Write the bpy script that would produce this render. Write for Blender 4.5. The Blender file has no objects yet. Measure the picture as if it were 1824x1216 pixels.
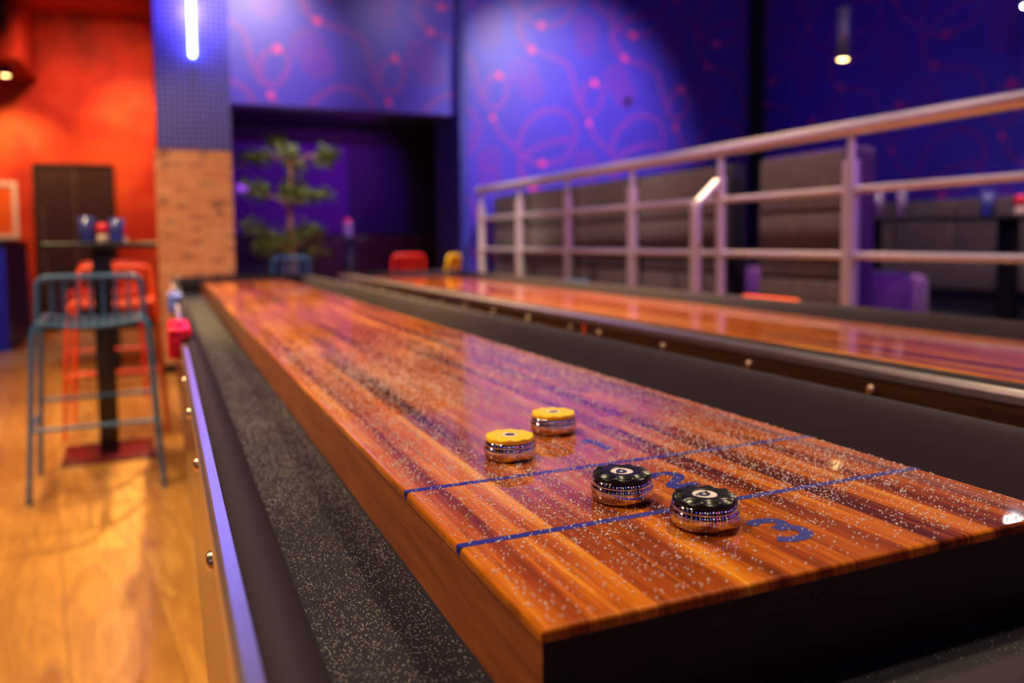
import bpy, math, random
import numpy as np
from mathutils import Vector, Matrix, Euler, noise
random.seed(7)
PI = math.pi
COL = bpy.context.scene.collection
sc = bpy.context.scene

# ------------------------------------------------------------------ helpers
def lin(r, g, b):
    f = lambda c: (c/255/12.92) if c/255 <= .04045 else ((c/255+.055)/1.055)**2.4
    return (f(r), f(g), f(b), 1)

class MB:
    """collects shapes, links them as ONE mesh object"""
    def __init__(s): s.v = []; s.f = []; s.m = []; s.sm = []
    def add(s, vs, fs, mi=0, smooth=False):
        o = len(s.v); s.v += [tuple(v) for v in vs]
        for f in fs: s.f.append([o+i for i in f]); s.m.append(mi); s.sm.append(smooth)
    def box(s, a, b, mi=0, rot=0, piv=None, M=None):
        x0, y0, z0 = a; x1, y1, z1 = b
        vs = [Vector(p) for p in ((x0,y0,z0),(x1,y0,z0),(x1,y1,z0),(x0,y1,z0),(x0,y0,z1),(x1,y0,z1),(x1,y1,z1),(x0,y1,z1))]
        if M: vs = [M @ v for v in vs]
        s.add(vs, [(3,2,1,0),(4,5,6,7),(0,1,5,4),(1,2,6,5),(2,3,7,6),(3,0,4,7)], mi); return s
    def rbox(s, a, b, r, mi=0, seg=3, M=None, smooth=True):
        """box with rounded edges (through bmesh bevel)"""
        import bmesh
        bm = bmesh.new(); x0,y0,z0 = a; x1,y1,z1 = b
        vs = [bm.verts.new(p) for p in ((x0,y0,z0),(x1,y0,z0),(x1,y1,z0),(x0,y1,z0),(x0,y0,z1),(x1,y0,z1),(x1,y1,z1),(x0,y1,z1))]
        for f in [(3,2,1,0),(4,5,6,7),(0,1,5,4),(1,2,6,5),(2,3,7,6),(3,0,4,7)]: bm.faces.new([vs[i] for i in f])
        bmesh.ops.bevel(bm, geom=bm.edges[:], offset=r, segments=seg, affect='EDGES', profile=.5)
        bm.verts.index_update()
        P = [v.co.copy() for v in bm.verts]
        if M: P = [M @ p for p in P]
        s.add(P, [[v.index for v in f.verts] for f in bm.faces], mi, smooth); bm.free(); return s
    def tube(s, pts, r, n=10, mi=0, cap=True, closed=False):
        pts = [Vector(p) for p in pts]; N = len(pts); rings = []
        up = None
        for i, p in enumerate(pts):
            if closed: t = (pts[(i+1)%N]-pts[i-1])
            else: t = pts[min(i+1, N-1)]-pts[max(i-1, 0)]
            t.normalize()
            if up is None: up = Vector((0,0,1)) if abs(t.z) < .9 else Vector((1,0,0))
            a = t.cross(up).normalized(); b = a.cross(t).normalized(); up = b
            rr = r[i] if isinstance(r, (list, tuple)) else r
            rings.append([p+a*math.cos(2*PI*k/n)*rr+b*math.sin(2*PI*k/n)*rr for k in range(n)])
        vs = [v for R in rings for v in R]; fs = []
        for i in range(N if closed else N-1):
            j = (i+1) % N
            for k in range(n):
                l = (k+1) % n; fs.append((i*n+k, i*n+l, j*n+l, j*n+k))
        s.add(vs, fs, mi, True)
        if cap and not closed:
            s.add(rings[0], [list(range(n))[::-1]], mi); s.add(rings[-1], [list(range(n))], mi)
        return s
    def lathe(s, prof, c=(0,0,0), n=32, mi=0, smooth=True):
        vs = []; fs = []
        for r, z in prof:
            for k in range(n):
                a = 2*PI*k/n; vs.append((c[0]+r*math.cos(a), c[1]+r*math.sin(a), c[2]+z))
        for i in range(len(prof)-1):
            for k in range(n):
                l = (k+1) % n; fs.append((i*n+k, i*n+l, (i+1)*n+l, (i+1)*n+k))
        s.add(vs, fs, mi, smooth); return s
    def prism(s, prof, axis, a, b, mi=0, smooth=False, close=True):
        """prof: list of 2D points; axis 'y' -> (x,z) swept in y; 'x' -> (y,z) swept in x"""
        n = len(prof); vs = []
        for t in (a, b):
            for p in prof: vs.append((p[0], t, p[1]) if axis == 'y' else (t, p[0], p[1]))
        fs = [(i, (i+1) % n, n+(i+1) % n, n+i) for i in range(n if close else n-1)]
        s.add(vs, fs, mi, smooth); s.add(vs, [list(range(n))[::-1], list(range(n, 2*n))], mi); return s
    def build(s, name, mats, parent=None, loc=None, props=None):
        me = bpy.data.meshes.new(name)
        me.from_pydata(s.v, [], s.f)
        if not isinstance(mats, (list, tuple)): mats = [mats]
        for m in mats: me.materials.append(m)
        me.polygons.foreach_set('material_index', s.m); me.polygons.foreach_set('use_smooth', s.sm)
        me.update()
        import bmesh
        bm = bmesh.new(); bm.from_mesh(me); bmesh.ops.recalc_face_normals(bm, faces=bm.faces[:]); bm.to_mesh(me); bm.free()
        o = bpy.data.objects.new(name, me); COL.objects.link(o)
        if parent: o.parent = parent
        if loc: o.location = loc
        return o

def tag(o, label, cat, group=None, kind=None):
    o['label'] = label; o['category'] = cat
    if group: o['group'] = group
    if kind: o['kind'] = kind
    return o
def thing(name, label, cat, loc=(0,0,0), rz=0, group=None):
    o = bpy.data.objects.new(name, None); COL.objects.link(o)
    o.location = loc; o.rotation_euler = (0,0,rz); o.empty_display_size = .1
    return tag(o, label, cat, group)
def struct(mb, name, mats):
    o = mb.build(name, mats); o['kind'] = 'structure'; return o
def dup(root, loc, rz=0, label=None, group=None, swap=None):
    def cp(o, par):
        c = o.copy(); COL.objects.link(c); c.parent = par
        if swap and c.type == 'MESH' and c.data.materials and any(m in swap for m in c.data.materials[:]):
            c.data = c.data.copy()
            for i, m in enumerate(c.data.materials[:]):
                if m in swap: c.data.materials[i] = swap[m]
        for ch in [x for x in bpy.data.objects if x.parent == o]: cp(ch, c)
        return c
    r = cp(root, None); r.location = loc; r.rotation_euler = (0,0,rz)
    if label: r['label'] = label
    if group: r['group'] = group
    return r

# ------------------------------------------------------------------ materials
class NT:
    def __init__(s, name):
        s.m = bpy.data.materials.new(name); s.m.use_nodes = True; s.t = s.m.node_tree; s.n = s.t.nodes; s.l = s.t.links
        s.b = s.n['Principled BSDF']
    def node(s, t, **k):
        n = s.n.new(t)
        for a, b in k.items(): setattr(n, a, b)
        return n
    def tc(s, scale=(1,1,1), rot=(0,0,0), loc=(0,0,0)):
        c = s.node('ShaderNodeTexCoord'); m = s.node('ShaderNodeMapping')
        m.inputs['Scale'].default_value = scale; m.inputs['Rotation'].default_value = rot; m.inputs['Location'].default_value = loc
        s.l.new(c.outputs['Object'], m.inputs['Vector']); return m.outputs[0]
    def noise(s, vec, scale, detail=3, rough=.5, dist=0):
        n = s.node('ShaderNodeTexNoise'); n.inputs['Scale'].default_value = scale; n.inputs['Detail'].default_value = detail
        n.inputs['Roughness'].default_value = rough; n.inputs['Distortion'].default_value = dist
        if vec is not None: s.l.new(vec, n.inputs['Vector'])
        return n.outputs['Fac']
    def ramp(s, fac, stops, interp='LINEAR'):
        r = s.node('ShaderNodeValToRGB'); r.color_ramp.interpolation = interp
        e = r.color_ramp.elements
        while len(e) < len(stops): e.new(.5)
        for i, (p, c) in enumerate(stops): e[i].position = p; e[i].color = c if len(c) == 4 else (*c, 1)
        s.l.new(fac, r.inputs[0]); return r.outputs[0]
    def mix(s, fac, a, b, mode='MIX'):
        m = s.node('ShaderNodeMix', data_type='RGBA', blend_type=mode)
        for sock, v in ((m.inputs[0], fac), (m.inputs[6], a), (m.inputs[7], b)):
            if hasattr(v, 'node'): s.l.new(v, sock)
            else: sock.default_value = v
        return m.outputs[2]
    def math(s, op, a, b=0.0):
        m = s.node('ShaderNodeMath', operation=op)
        for i, v in enumerate((a, b)):
            if hasattr(v, 'node'): s.l.new(v, m.inputs[i])
            else: m.inputs[i].default_value = v
        return m.outputs[0]
    def bump(s, h, strength=.3, dist=.001):
        b = s.node('ShaderNodeBump'); b.inputs['Strength'].default_value = strength; b.inputs['Distance'].default_value = dist
        s.l.new(h, b.inputs['Height']); s.l.new(b.outputs[0], s.b.inputs['Normal']); return b.outputs[0]
    def set(s, **k):
        for a, v in k.items():
            i = s.b.inputs[a.replace('_', ' ')]
            if hasattr(v, 'node'): s.l.new(v, i)
            else: i.default_value = v
        return s

def plain(name, col, rough=.5, metal=0, coat=0, var=.12, scale=20, bump=0, bscale=200, spec=.5, sheen=0):
    t = NT(name); v = t.tc()
    n = t.noise(v, scale, 3)
    c = t.ramp(n, [(.3, tuple(x*(1-var) for x in col[:3])), (.7, tuple(min(1, x*(1+var)) for x in col[:3]))])
    t.set(Base_Color=c, Roughness=rough, Metallic=metal, Coat_Weight=coat)
    t.b.inputs['Specular IOR Level'].default_value = spec
    if sheen: t.b.inputs['Sheen Weight'].default_value = sheen
    if bump: t.bump(t.noise(v, bscale, 2), bump, .001)
    return t.m
def emit(name, col, strength):
    t = NT(name); t.set(Base_Color=(0,0,0,1), Emission_Color=col, Emission_Strength=strength); return t.m

def wood_field(name='playfield_wood'):
    t = NT(name); c = t.tc()
    sep = t.node('ShaderNodeSeparateXYZ'); t.l.new(c, sep.inputs[0])
    # strips 26 mm wide running lengthwise, each with its own tone, in boards of random length
    xs = t.math('MULTIPLY', t.math('ADD', sep.outputs[0], t.math('MULTIPLY', t.noise(t.tc((1, .5, 1)), 1.5, 2), .03)), 30.0); ix = t.math('FLOOR', xs)
    w1 = t.node('ShaderNodeTexWhiteNoise', noise_dimensions='1D'); t.l.new(ix, w1.inputs['W'])
    yo = t.math('ADD', t.math('MULTIPLY', sep.outputs[1], .33), t.math('MULTIPLY', w1.outputs[0], 7.0)); iy = t.math('FLOOR', yo)
    cb = t.node('ShaderNodeCombineXYZ'); t.l.new(ix, cb.inputs[0]); t.l.new(iy, cb.inputs[1])
    w2 = t.node('ShaderNodeTexWhiteNoise', noise_dimensions='2D'); t.l.new(cb.outputs[0], w2.inputs['Vector'])
    m2 = t.node('ShaderNodeMapping'); m2.inputs['Scale'].default_value = (34, 1.5, 1); t.l.new(c, m2.inputs['Vector'])
    streak = t.noise(m2.outputs[0], 1.2, 4, .6, .35)
    m3 = t.node('ShaderNodeMapping'); m3.inputs['Scale'].default_value = (330, 9, 1); t.l.new(c, m3.inputs['Vector'])
    fine = t.noise(m3.outputs[0], 1.0, 3, .65)
    f = t.math('ADD', t.math('MULTIPLY', w2.outputs[0], .26), t.math('MULTIPLY', streak, .95))
    f = t.math('ADD', t.math('SUBTRACT', f, .06), t.math('MULTIPLY', fine, .34))
    col = t.ramp(f, [(.38, lin(34,9,2)), (.52, lin(88,30,4)), (.68, lin(152,66,7)), (.86, lin(202,110,15)), (1.0, lin(228,154,44))])
    m4 = t.node('ShaderNodeMapping'); m4.inputs['Scale'].default_value = (900, 34, 1); t.l.new(c, m4.inputs['Vector'])
    pores = t.noise(m4.outputs[0], 1.0, 2, .5)
    pm = t.ramp(pores, [(.58, (0,0,0)), (.66, (1,1,1))])
    col = t.mix(t.math('MULTIPLY', pm, .35), col, lin(60,20,8))
    scr = t.noise(t.tc((3, 3, 1)), 2.0, 4)
    t.set(Base_Color=col, Roughness=.42, Coat_Weight=1.0, Coat_Roughness=t.ramp(scr, [(.35, (.02,)*3), (.75, (.07,)*3)]), Coat_IOR=1.32)
    t.b.inputs['Specular IOR Level'].default_value = .05
    return t.m
def wood_side(name, c0, c1, rough=.35, coat=.3, sc_=(8, 3, 40)):
    t = NT(name); v = t.tc(sc_)
    n = t.noise(v, 2.2, 5, .6, .3)
    f2 = t.noise(t.tc((60, 14, 500)), 1.0, 2)
    t.set(Base_Color=t.mix(t.math('MULTIPLY', f2, .35), t.ramp(n, [(.3, c0), (.7, c1)]), tuple(x*.4 for x in c0[:3])+(1,)), Roughness=rough, Coat_Weight=coat, Coat_Roughness=.15)
    return t.m
def floor_mat():
    t = NT('oak_planks'); v = t.tc((1,1,1), (0,0,math.radians(-7)))
    sep = t.node('ShaderNodeSeparateXYZ'); t.l.new(v, sep.inputs[0])
    xs = t.math('MULTIPLY', sep.outputs[0], 1/.24); ix = t.math('FLOOR', xs); fx = t.math('FRACT', xs)
    w = t.node('ShaderNodeTexWhiteNoise', noise_dimensions='1D'); t.l.new(ix, w.inputs['W'])
    ys = t.math('ADD', t.math('MULTIPLY', sep.outputs[1], 1/2.3), t.math('MULTIPLY', w.outputs[0], 5.3)); iy = t.math('FLOOR', ys); fy = t.math('FRACT', ys)
    cb = t.node('ShaderNodeCombineXYZ'); t.l.new(ix, cb.inputs[0]); t.l.new(iy, cb.inputs[1])
    w2 = t.node('ShaderNodeTexWhiteNoise', noise_dimensions='2D'); t.l.new(cb.outputs[0], w2.inputs['Vector'])
    base = t.mix(w2.outputs[0], lin(196,134,60), lin(216,158,80))
    va = t.node('ShaderNodeVectorMath', operation='ADD'); t.l.new(v, va.inputs[0]); t.l.new(w2.outputs[1], va.inputs[1])
    g = t.node('ShaderNodeMapping'); g.inputs['Scale'].default_value = (10, 1.3, 1); t.l.new(va.outputs[0], g.inputs['Vector'])
    n = t.noise(g.outputs[0], 1.1, 5, .62, 2.2)
    col = t.mix(t.ramp(n, [(.40, (0,0,0)), (.70, (.8,.8,.8))]), base, lin(150,92,36))
    sx = t.math('MINIMUM', fx, t.math('SUBTRACT', 1, fx)); sy = t.math('MINIMUM', fy, t.math('SUBTRACT', 1, fy))
    seam = t.math('MAXIMUM', t.math('LESS_THAN', sx, .008), t.math('LESS_THAN', sy, .0009))
    col = t.mix(t.math('MULTIPLY', seam, .6), col, lin(96,56,24))
    t.set(Base_Color=col, Roughness=t.ramp(n, [(.3, (.34,)*3), (.7, (.48,)*3)]), Coat_Weight=.2, Coat_Roughness=.3)
    return t.m
def brick_mat():
    t = NT('brick_slips'); v = t.tc()
    # swizzle so both the front (xz) and the sides (yz) read as courses
    sep = t.node('ShaderNodeSeparateXYZ'); t.l.new(v, sep.inputs[0]); cb = t.node('ShaderNodeCombineXYZ')
    t.l.new(t.math('ADD', sep.outputs[0], sep.outputs[1]), cb.inputs[0]); t.l.new(sep.outputs[2], cb.inputs[1])
    br = t.node('ShaderNodeTexBrick'); t.l.new(cb.outputs[0], br.inputs['Vector'])
    br.inputs['Scale'].default_value = 1; br.inputs['Brick Width'].default_value = .22; br.inputs['Row Height'].default_value = .068; br.inputs['Mortar Size'].default_value = .006
    br.inputs['Color1'].default_value = lin(220,158,106); br.inputs['Color2'].default_value = lin(196,126,80); br.inputs['Mortar'].default_value = lin(212,170,126)
    mp = t.node('ShaderNodeMapping'); mp.inputs['Scale'].default_value = (5, 13, 1); t.l.new(cb.outputs[0], mp.inputs['Vector'])
    n = t.noise(mp.outputs[0], 1.5, 3)
    col = t.mix(t.ramp(n, [(.57, (0,0,0)), (.64, (.9,.9,.9))]), br.outputs[0], lin(92,70,66))
    n2 = t.noise(v, 3, 2)
    t.set(Base_Color=t.mix(t.math('MULTIPLY', n2, .5), col, lin(190,110,66)), Roughness=.85); t.bump(br.outputs['Fac'], .5, -.004)
    return t.m
def perforated_mat():
    t = NT('perforated_blue_panel'); v = t.tc()
    sep = t.node('ShaderNodeSeparateXYZ'); t.l.new(v, sep.inputs[0])
    def wv(s): return t.math('SINE', t.math('MULTIPLY', s, 2*PI/.042))
    h = t.math('ADD', sep.outputs[0], sep.outputs[1])
    f = t.math('MULTIPLY', t.math('ADD', wv(h), 1), t.math('ADD', wv(sep.outputs[2]), 1))
    hole = t.ramp(f, [(.30, (0,0,0)), (.62, (1,1,1))])
    t.set(Base_Color=t.mix(hole, lin(100,96,184), lin(40,40,110)), Roughness=.5)
    return t.m
def wall_blue(name, base, rough=.42):
    t = NT(name); v = t.tc(); n = t.noise(v, 1.6, 3)
    t.set(Base_Color=t.ramp(n, [(.3, tuple(x*.9 for x in base[:3])), (.7, tuple(x*1.1 for x in base[:3]))]), Roughness=rough)
    t.bump(t.noise(v, 60, 2), .12, .002); return t.m
def pattern_mat(name, c, mixb, rough=.42):
    """printed beaded line: beads along the line thin out between"""
    t = NT(name); v = t.tc(); vo = t.node('ShaderNodeTexVoronoi'); vo.inputs['Scale'].default_value = 55; t.l.new(v, vo.inputs['Vector'])
    t.set(Base_Color=t.mix(t.ramp(vo.outputs['Distance'], [(.25, (0,0,0)), (.6, (1,1,1))]), c, mixb), Roughness=rough); return t.m
def red_wall():
    t = NT('rust_red_plaster'); v = t.tc(); n = t.noise(v, 1.1, 5, .6); n2 = t.noise(v, 5, 4, .6)
    c = t.ramp(n, [(.34, lin(140,22,10)), (.5, lin(200,48,20)), (.66, lin(226,90,38))])
    t.set(Base_Color=t.mix(t.math('MULTIPLY', n2, .35), c, lin(150,26,14)), Roughness=.7); return t.m
def velvet(name, c, rough=.9):
    t = NT(name); v = t.tc(); n = t.noise(v, 14, 4, .6); n2 = t.noise(t.tc((40, 40, 6)), 2, 2)
    t.set(Base_Color=t.ramp(t.math('ADD', t.math('MULTIPLY', n, .6), t.math('MULTIPLY', n2, .4)), [(.3, tuple(x*.6 for x in c[:3])), (.7, tuple(min(1, x*1.3) for x in c[:3]))]), Roughness=rough, Sheen_Weight=.25, Sheen_Roughness=.4)
    t.bump(t.noise(v, 300, 2), .2, .001); return t.m
def felt(name, c):
    t = NT(name); v = t.tc(); n = t.noise(v, 500, 2); n2 = t.noise(v, 6, 3)
    t.set(Base_Color=t.mix(n2, tuple(x*.8 for x in c[:3])+(1,), tuple(x*1.2 for x in c[:3])+(1,)), Roughness=.8); t.b.inputs['Specular IOR Level'].default_value = .25
    t.bump(n, .5, .0008); return t.m

M = {}
M['field'] = wood_field()
M['field_side'] = wood_side('playfield_edge_wood', lin(142,68,28), lin(186,100,44), .4, .25)
M['end_grain_shade'] = wood_side('playfield_end_grain_shade', lin(40,20,22), lin(60,32,28), .4, .2)  # end faces darkened in colour to stand for their shade
M['blue_mark'] = (lambda t: (t.set(Base_Color=lin(2,22,140), Roughness=.45, Coat_Weight=.6, Coat_Roughness=.03), t.m)[1])(NT('blue_ink'))
M['cabinet'] = wood_side('dark_stained_cabinet', lin(44,24,16), lin(72,42,26), .3, .5)
M['felt'] = felt('gutter_carpet', lin(31,28,38))
M['cushion'] = felt('cushion_cloth', lin(45,35,47))
M['trim'] = plain('brushed_steel_trim', lin(206,196,200), .34, 1, var=.05)
M['bolt'] = plain('nickel_bolt', lin(216,190,160), .28, 1)
M['chrome'] = plain('polished_chrome', lin(206,200,208), .045, 1, var=.02)
M['cap_yellow'] = plain('yellow_plastic', lin(255,200,0), .45, coat=.1, var=.03)
M['cap_black'] = plain('black_plastic', lin(12,9,13), .33, spec=.35)
M['white'] = plain('white_print', lin(226,214,216), .4, var=.03)
M['navy'] = plain('navy_print', lin(26,22,74), .4)
def bead_mat():
    t = NT('silicone_bead'); t.set(Base_Color=(1,.93,.90,1), Roughness=.15)
    tr = t.node('ShaderNodeBsdfTranslucent'); tr.inputs[0].default_value = (1,.92,.9,1); a = t.node('ShaderNodeAddShader')
    mx = t.node('ShaderNodeMixShader'); mx.inputs[0].default_value = .25
    t.l.new(t.b.outputs[0], mx.inputs[1]); t.l.new(tr.outputs[0], mx.inputs[2]); t.l.new(mx.outputs[0], t.n['Material Output'].inputs[0]); return t.m
M['bead'] = bead_mat()
M['floor'] = floor_mat()
M['brick'] = brick_mat()
M['perf'] = perforated_mat()
M['wall'] = wall_blue('blue_wallpaper', lin(74,56,190), .38)
M['wall_line'] = pattern_mat('pink_beaded_print', lin(158,54,168), lin(108,54,178), .38)
M['wall_dot'] = wall_blue('pink_dot_print', lin(222,64,160), .38)
M['wall_badge'] = pattern_mat('magenta_badge_print', lin(130,50,170), lin(94,52,180), .38)
M['wall_plain'] = wall_blue('plain_navy_paint', lin(48,52,150), .5)
M['dark_wall'] = wall_blue('dark_paint', lin(20,18,34), .7)
M['room_purple_lit'] = wall_blue('purple_lit_wall', lin(70,14,128), .6)
M['room_navy_lit'] = wall_blue('navy_lit_wall', lin(16,10,70), .6)
M['wainscot'] = wood_side('dark_wainscot', lin(52,34,24), lin(72,48,34), .5, 0)
M['ceiling'] = wall_blue('dark_ceiling_paint', lin(26,22,44), .8)
M['red'] = red_wall()
M['black'] = plain('matt_black', lin(18,16,18), .6)
M['blackmetal'] = plain('black_powder_coat', lin(24,20,26), .35)
M['door'] = plain('dark_brown_door', lin(52,32,38), .45)
M['doormetal'] = plain('aged_brass_strip', lin(120,104,92), .4, .8)
M['counter'] = plain('blue_counter_paint', lin(34,44,150), .45)
M['stool_blue'] = plain('blue_powder_coat', lin(52,104,160), .35)
M['stool_orange'] = plain('orange_powder_coat', lin(255,84,24), .35)
M['stool_red'] = plain('red_powder_coat', lin(214,28,16), .35)
M['stool_yellow'] = plain('yellow_powder_coat', lin(250,186,10), .35)
M['steel'] = plain('brushed_handrail_steel', lin(214,200,202), .36, .6, var=.05)
M['suede'] = velvet('grey_brown_suede', lin(88,74,68))
M['shell_velvet'] = velvet('deep_purple_velvet', lin(70,28,92))
M['purple_velvet'] = velvet('purple_velvet', lin(112,64,124))
M['concrete'] = plain('platform_paint', lin(40,34,44), .7)
M['leaf'] = (lambda t: (t.set(Base_Color=t.ramp(t.noise(t.tc(), 6, 2), [(.3, lin(62,84,28)), (.7, lin(128,142,62))]), Roughness=.5), t.m)[1])(NT('ficus_leaf'))
M['bark'] = plain('pale_bark', lin(164,120,90), .8, var=.2)
M['pot'] = plain('black_planter', lin(30,28,34), .5)
M['soil'] = plain('potting_soil', lin(40,28,20), .95)
M['warm_bulb'] = emit('warm_lamp', (1,.62,.22,1), 30)
M['white_bulb'] = emit('cool_lamp', (.85,.95,1,1), 120)
M['violet_bulb'] = emit('violet_lamp', (.5,.1,1,1), 60)
M['magenta_bulb'] = emit('magenta_lamp', (1,.08,.6,1), 60)
M['neon'] = emit('neon_tube', (.22,.28,1,1), 32)
M['added_warm'] = emit('added_warm_tube', (1,.6,.25,1), 7); M['added_violet'] = emit('added_violet_tube', (.35,.1,1,1), 9)  # these and the next: glow of the unseen added tubes
M['added_white'] = emit('added_white_tube', (.9,.85,1,1), 9); M['added_blue'] = emit('added_blue_tube', (.15,.2,1,1), 8); M['added_magenta'] = emit('added_magenta_tube', (1,.08,.6,1), 10)
M['purple_lamp'] = emit('purple_room_lamp', (.35,.06,.9,1), 3)
M['poster'] = plain('orange_poster', lin(236,104,20), .4)
M['lamp_body'] = plain('brushed_lamp_body', lin(190,196,196), .4, .3)
def glassy(name, c):
    t = NT(name); t.set(Base_Color=c, Roughness=.08, Transmission_Weight=.75); return t.m
M['blue_glass'] = glassy('blue_tinted_glass', lin(120,130,230))
M['lilac_glass'] = glassy('lilac_glass', lin(216,190,236))
M['redplastic'] = plain('red_plastic', lin(236,24,60), .3)
M['paleplastic'] = plain('pale_plastic', lin(226,196,170), .4)
M['bluecap'] = plain('light_blue_plastic', lin(110,130,240), .35)

# ------------------------------------------------------------------ camera
C = Vector((-.20556, -.43481, 1.0417)); yaw, pitch, roll = .4086, .0664, -.0102
f = Vector((math.sin(yaw)*math.cos(pitch), math.cos(yaw)*math.cos(pitch), -math.sin(pitch)))
r = Vector((math.cos(yaw), -math.sin(yaw), 0)); u = r.cross(f)
r2 = r*math.cos(roll)+u*math.sin(roll); u2 = -r*math.sin(roll)+u*math.cos(roll)
cam = bpy.data.objects.new('camera', bpy.data.cameras.new('camera')); COL.objects.link(cam)
mw = Matrix((r2, u2, -f)).transposed().to_4x4(); mw.translation = C; cam.matrix_world = mw
cam.data.sensor_width = 36; cam.data.lens = 1425.86*36/1824; cam.data.shift_y = (522.54-608)/1824
cam.data.clip_start = .02; cam.data.clip_end = 60
cam.data.dof.use_dof = True; cam.data.dof.focus_distance = .735; cam.data.dof.aperture_fstop = 2.8; cam.data.dof.aperture_blades = 9
sc.camera = cam

# ------------------------------------------------------------------ room shell
XR, YB, YH, ZC = 6.39, 7.33, 7.45, 4.5
b = MB(); b.box((-5,-3.5,-.1), (XR,12,0)); struct(b, 'floor', M['floor'])
b = MB(); b.box((-5,-3.5,ZC), (XR+.2,YB+.8,ZC+.1)); struct(b, 'ceiling', M['ceiling'])

def smooth_path(pts, sub=6):
    P = [Vector((p[0], p[1])) for p in pts]; out = []
    for i in range(len(P)-1):
        p0 = P[max(i-1,0)]; p1 = P[i]; p2 = P[i+1]; p3 = P[min(i+2, len(P)-1)]
        for k in range(sub):
            t = k/sub
            out.append(.5*((2*p1)+(p2-p0)*t+(2*p0-5*p1+4*p2-p3)*t*t+(3*p1-p0-3*p2+p3)*t*t*t))
    return out+[P[-1]]
PA = [(.449,.535),(.192,.481),(-.009,.398),(-.121,.298),(-.159,.185),(-.111,.079),(0,0),(.188,-.047),(.36,-.09),(.463,-.19),(.51,-.38),(.575,-.56),(.68,-.63),(.79,-.58),(.848,-.439),(.83,-.33),(.753,-.296),(.654,-.33),(.60,-.43),(.62,-.53)]
PL = [(-.449,-.727),(-.366,-.889),(-.197,-1.027),(-.074,-1.135),(.115,-1.187),(.36,-1.134),(.492,-.968),(.519,-.805),(.441,-.671),(.286,-.615),(.107,-.643),(-.07,-.787),(-.146,-.947),(-.153,-1.104),(-.126,-1.25),(-.06,-1.36)]
DOTS = [(0,0),(.753,-.296),(.115,-1.187),(-.449,-.727)]
BADGES = [(-.102,-.242,.165),(.0,-.395,.15),(-.484,.285,.145),(-.474,.112,.135)]
def clip_poly(poly, s0, s1, z0, z1):
    def cl(P, inside, cut):
        out = []
        for i in range(len(P)):
            a, c = P[i-1], P[i]
            ia, ic = inside(a), inside(c)
            if ia != ic: out.append(cut(a, c))
            if ic: out.append(c)
        return out
    def cs(v): return lambda a, c: (v, a[1]+(c[1]-a[1])*(v-a[0])/(c[0]-a[0]))
    def cz(v): return lambda a, c: (a[0]+(c[0]-a[0])*(v-a[1])/(c[1]-a[1]), v)
    for ins, cut in ((lambda p: p[0] >= s0, cs(s0)), (lambda p: p[0] <= s1, cs(s1)), (lambda p: p[1] >= z0, cz(z0)), (lambda p: p[1] <= z1, cz(z1))):
        poly = cl(poly, ins, cut)
        if len(poly) < 3: return None
    return poly
def wallpaper(mb, to3, s0, s1, z0, z1, a):
    """prints the repeating line pattern onto the wall surface; to3(s, z, lift) gives the world point"""
    def put(poly, mi, lift):
        p = clip_poly([tuple(q) for q in poly], s0, s1, z0, z1)
        if p: mb.add([to3(q[0], q[1], lift) for q in p], [list(range(len(p)))], mi)
    ax, az = 1.13, 1.445
    for i in range(-8, 9):
        for j in range(-3, 4):
            ox, oz = a[0]+i*ax, a[1]+j*az
            if ox < s0-1.2 or ox > s1+1.2 or oz < z0-1 or oz > z1+1.6: continue
            for path in (PA, PL):
                S = smooth_path(path, 4); w = .026
                L = []
                for k, p in enumerate(S):
                    t = (S[min(k+1, len(S)-1)]-S[max(k-1,0)]).normalized(); n = Vector((-t.y, t.x))*w
                    L.append((p+n, p-n))
                for k in range(len(L)-1):
                    q = [L[k][0], L[k+1][0], L[k+1][1], L[k][1]]
                    put([(v.x+ox, v.y+oz) for v in q], 1, .0010+.0008*(path is PL)+k*.00001)
            for dx, dz in DOTS:
                rr = .045 if (dx, dz) != (-.449,-.727) else .035
                put([(ox+dx+rr*math.cos(2*PI*k/16), oz+dz+rr*math.sin(2*PI*k/16)) for k in range(16)], 2, .0028)
            for bi, (dx, dz, R) in enumerate(BADGES):
                for (ra, rb) in ((1.0,.62),(.48,.26),(.13,0)):
                    n = 28
                    for k in range(n):
                        a0, a1 = 2*PI*k/n, 2*PI*(k+1)/n
                        q = [(ra*R*math.cos(a0), ra*R*math.sin(a0)), (ra*R*math.cos(a1), ra*R*math.sin(a1)), (rb*R*math.cos(a1), rb*R*math.sin(a1)), (rb*R*math.cos(a0), rb*R*math.sin(a0))]
                        if rb == 0: q = q[:3]
                        put([(ox+dx+x, oz+dz+z) for x, z in q], 3, .0004+.0002*bi)
PM = [M['wall'], M['wall_line'], M['wall_dot'], M['wall_badge']]
# main wall behind the banquettes (faces the camera side)
b = MB(); b.box((2.6,YB,0), (XR+.1,YB+.8,ZC)); wallpaper(b, lambda s, z, l: (s, YB-l, z), 2.68, XR-.02, .45, ZC-.01, (3.409,3.038))
b.box((2.601,YB-.004,0), (2.675,YB+.001,ZC), 4)
b.box((2.595,YB-.003,0), (2.601,YB+.8,ZC), 4)
struct(b, 'wall_back', PM+[M['wall_plain']])
# header over the opening
b = MB(); b.box((.2,YH,2.33), (2.595,YH+.3,ZC)); wallpaper(b, lambda s, z, l: (s, YH-l, z), .21, 2.59, 2.34, ZC-.01, (1.211,3.15))
struct(b, 'wall_header', PM)
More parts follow.
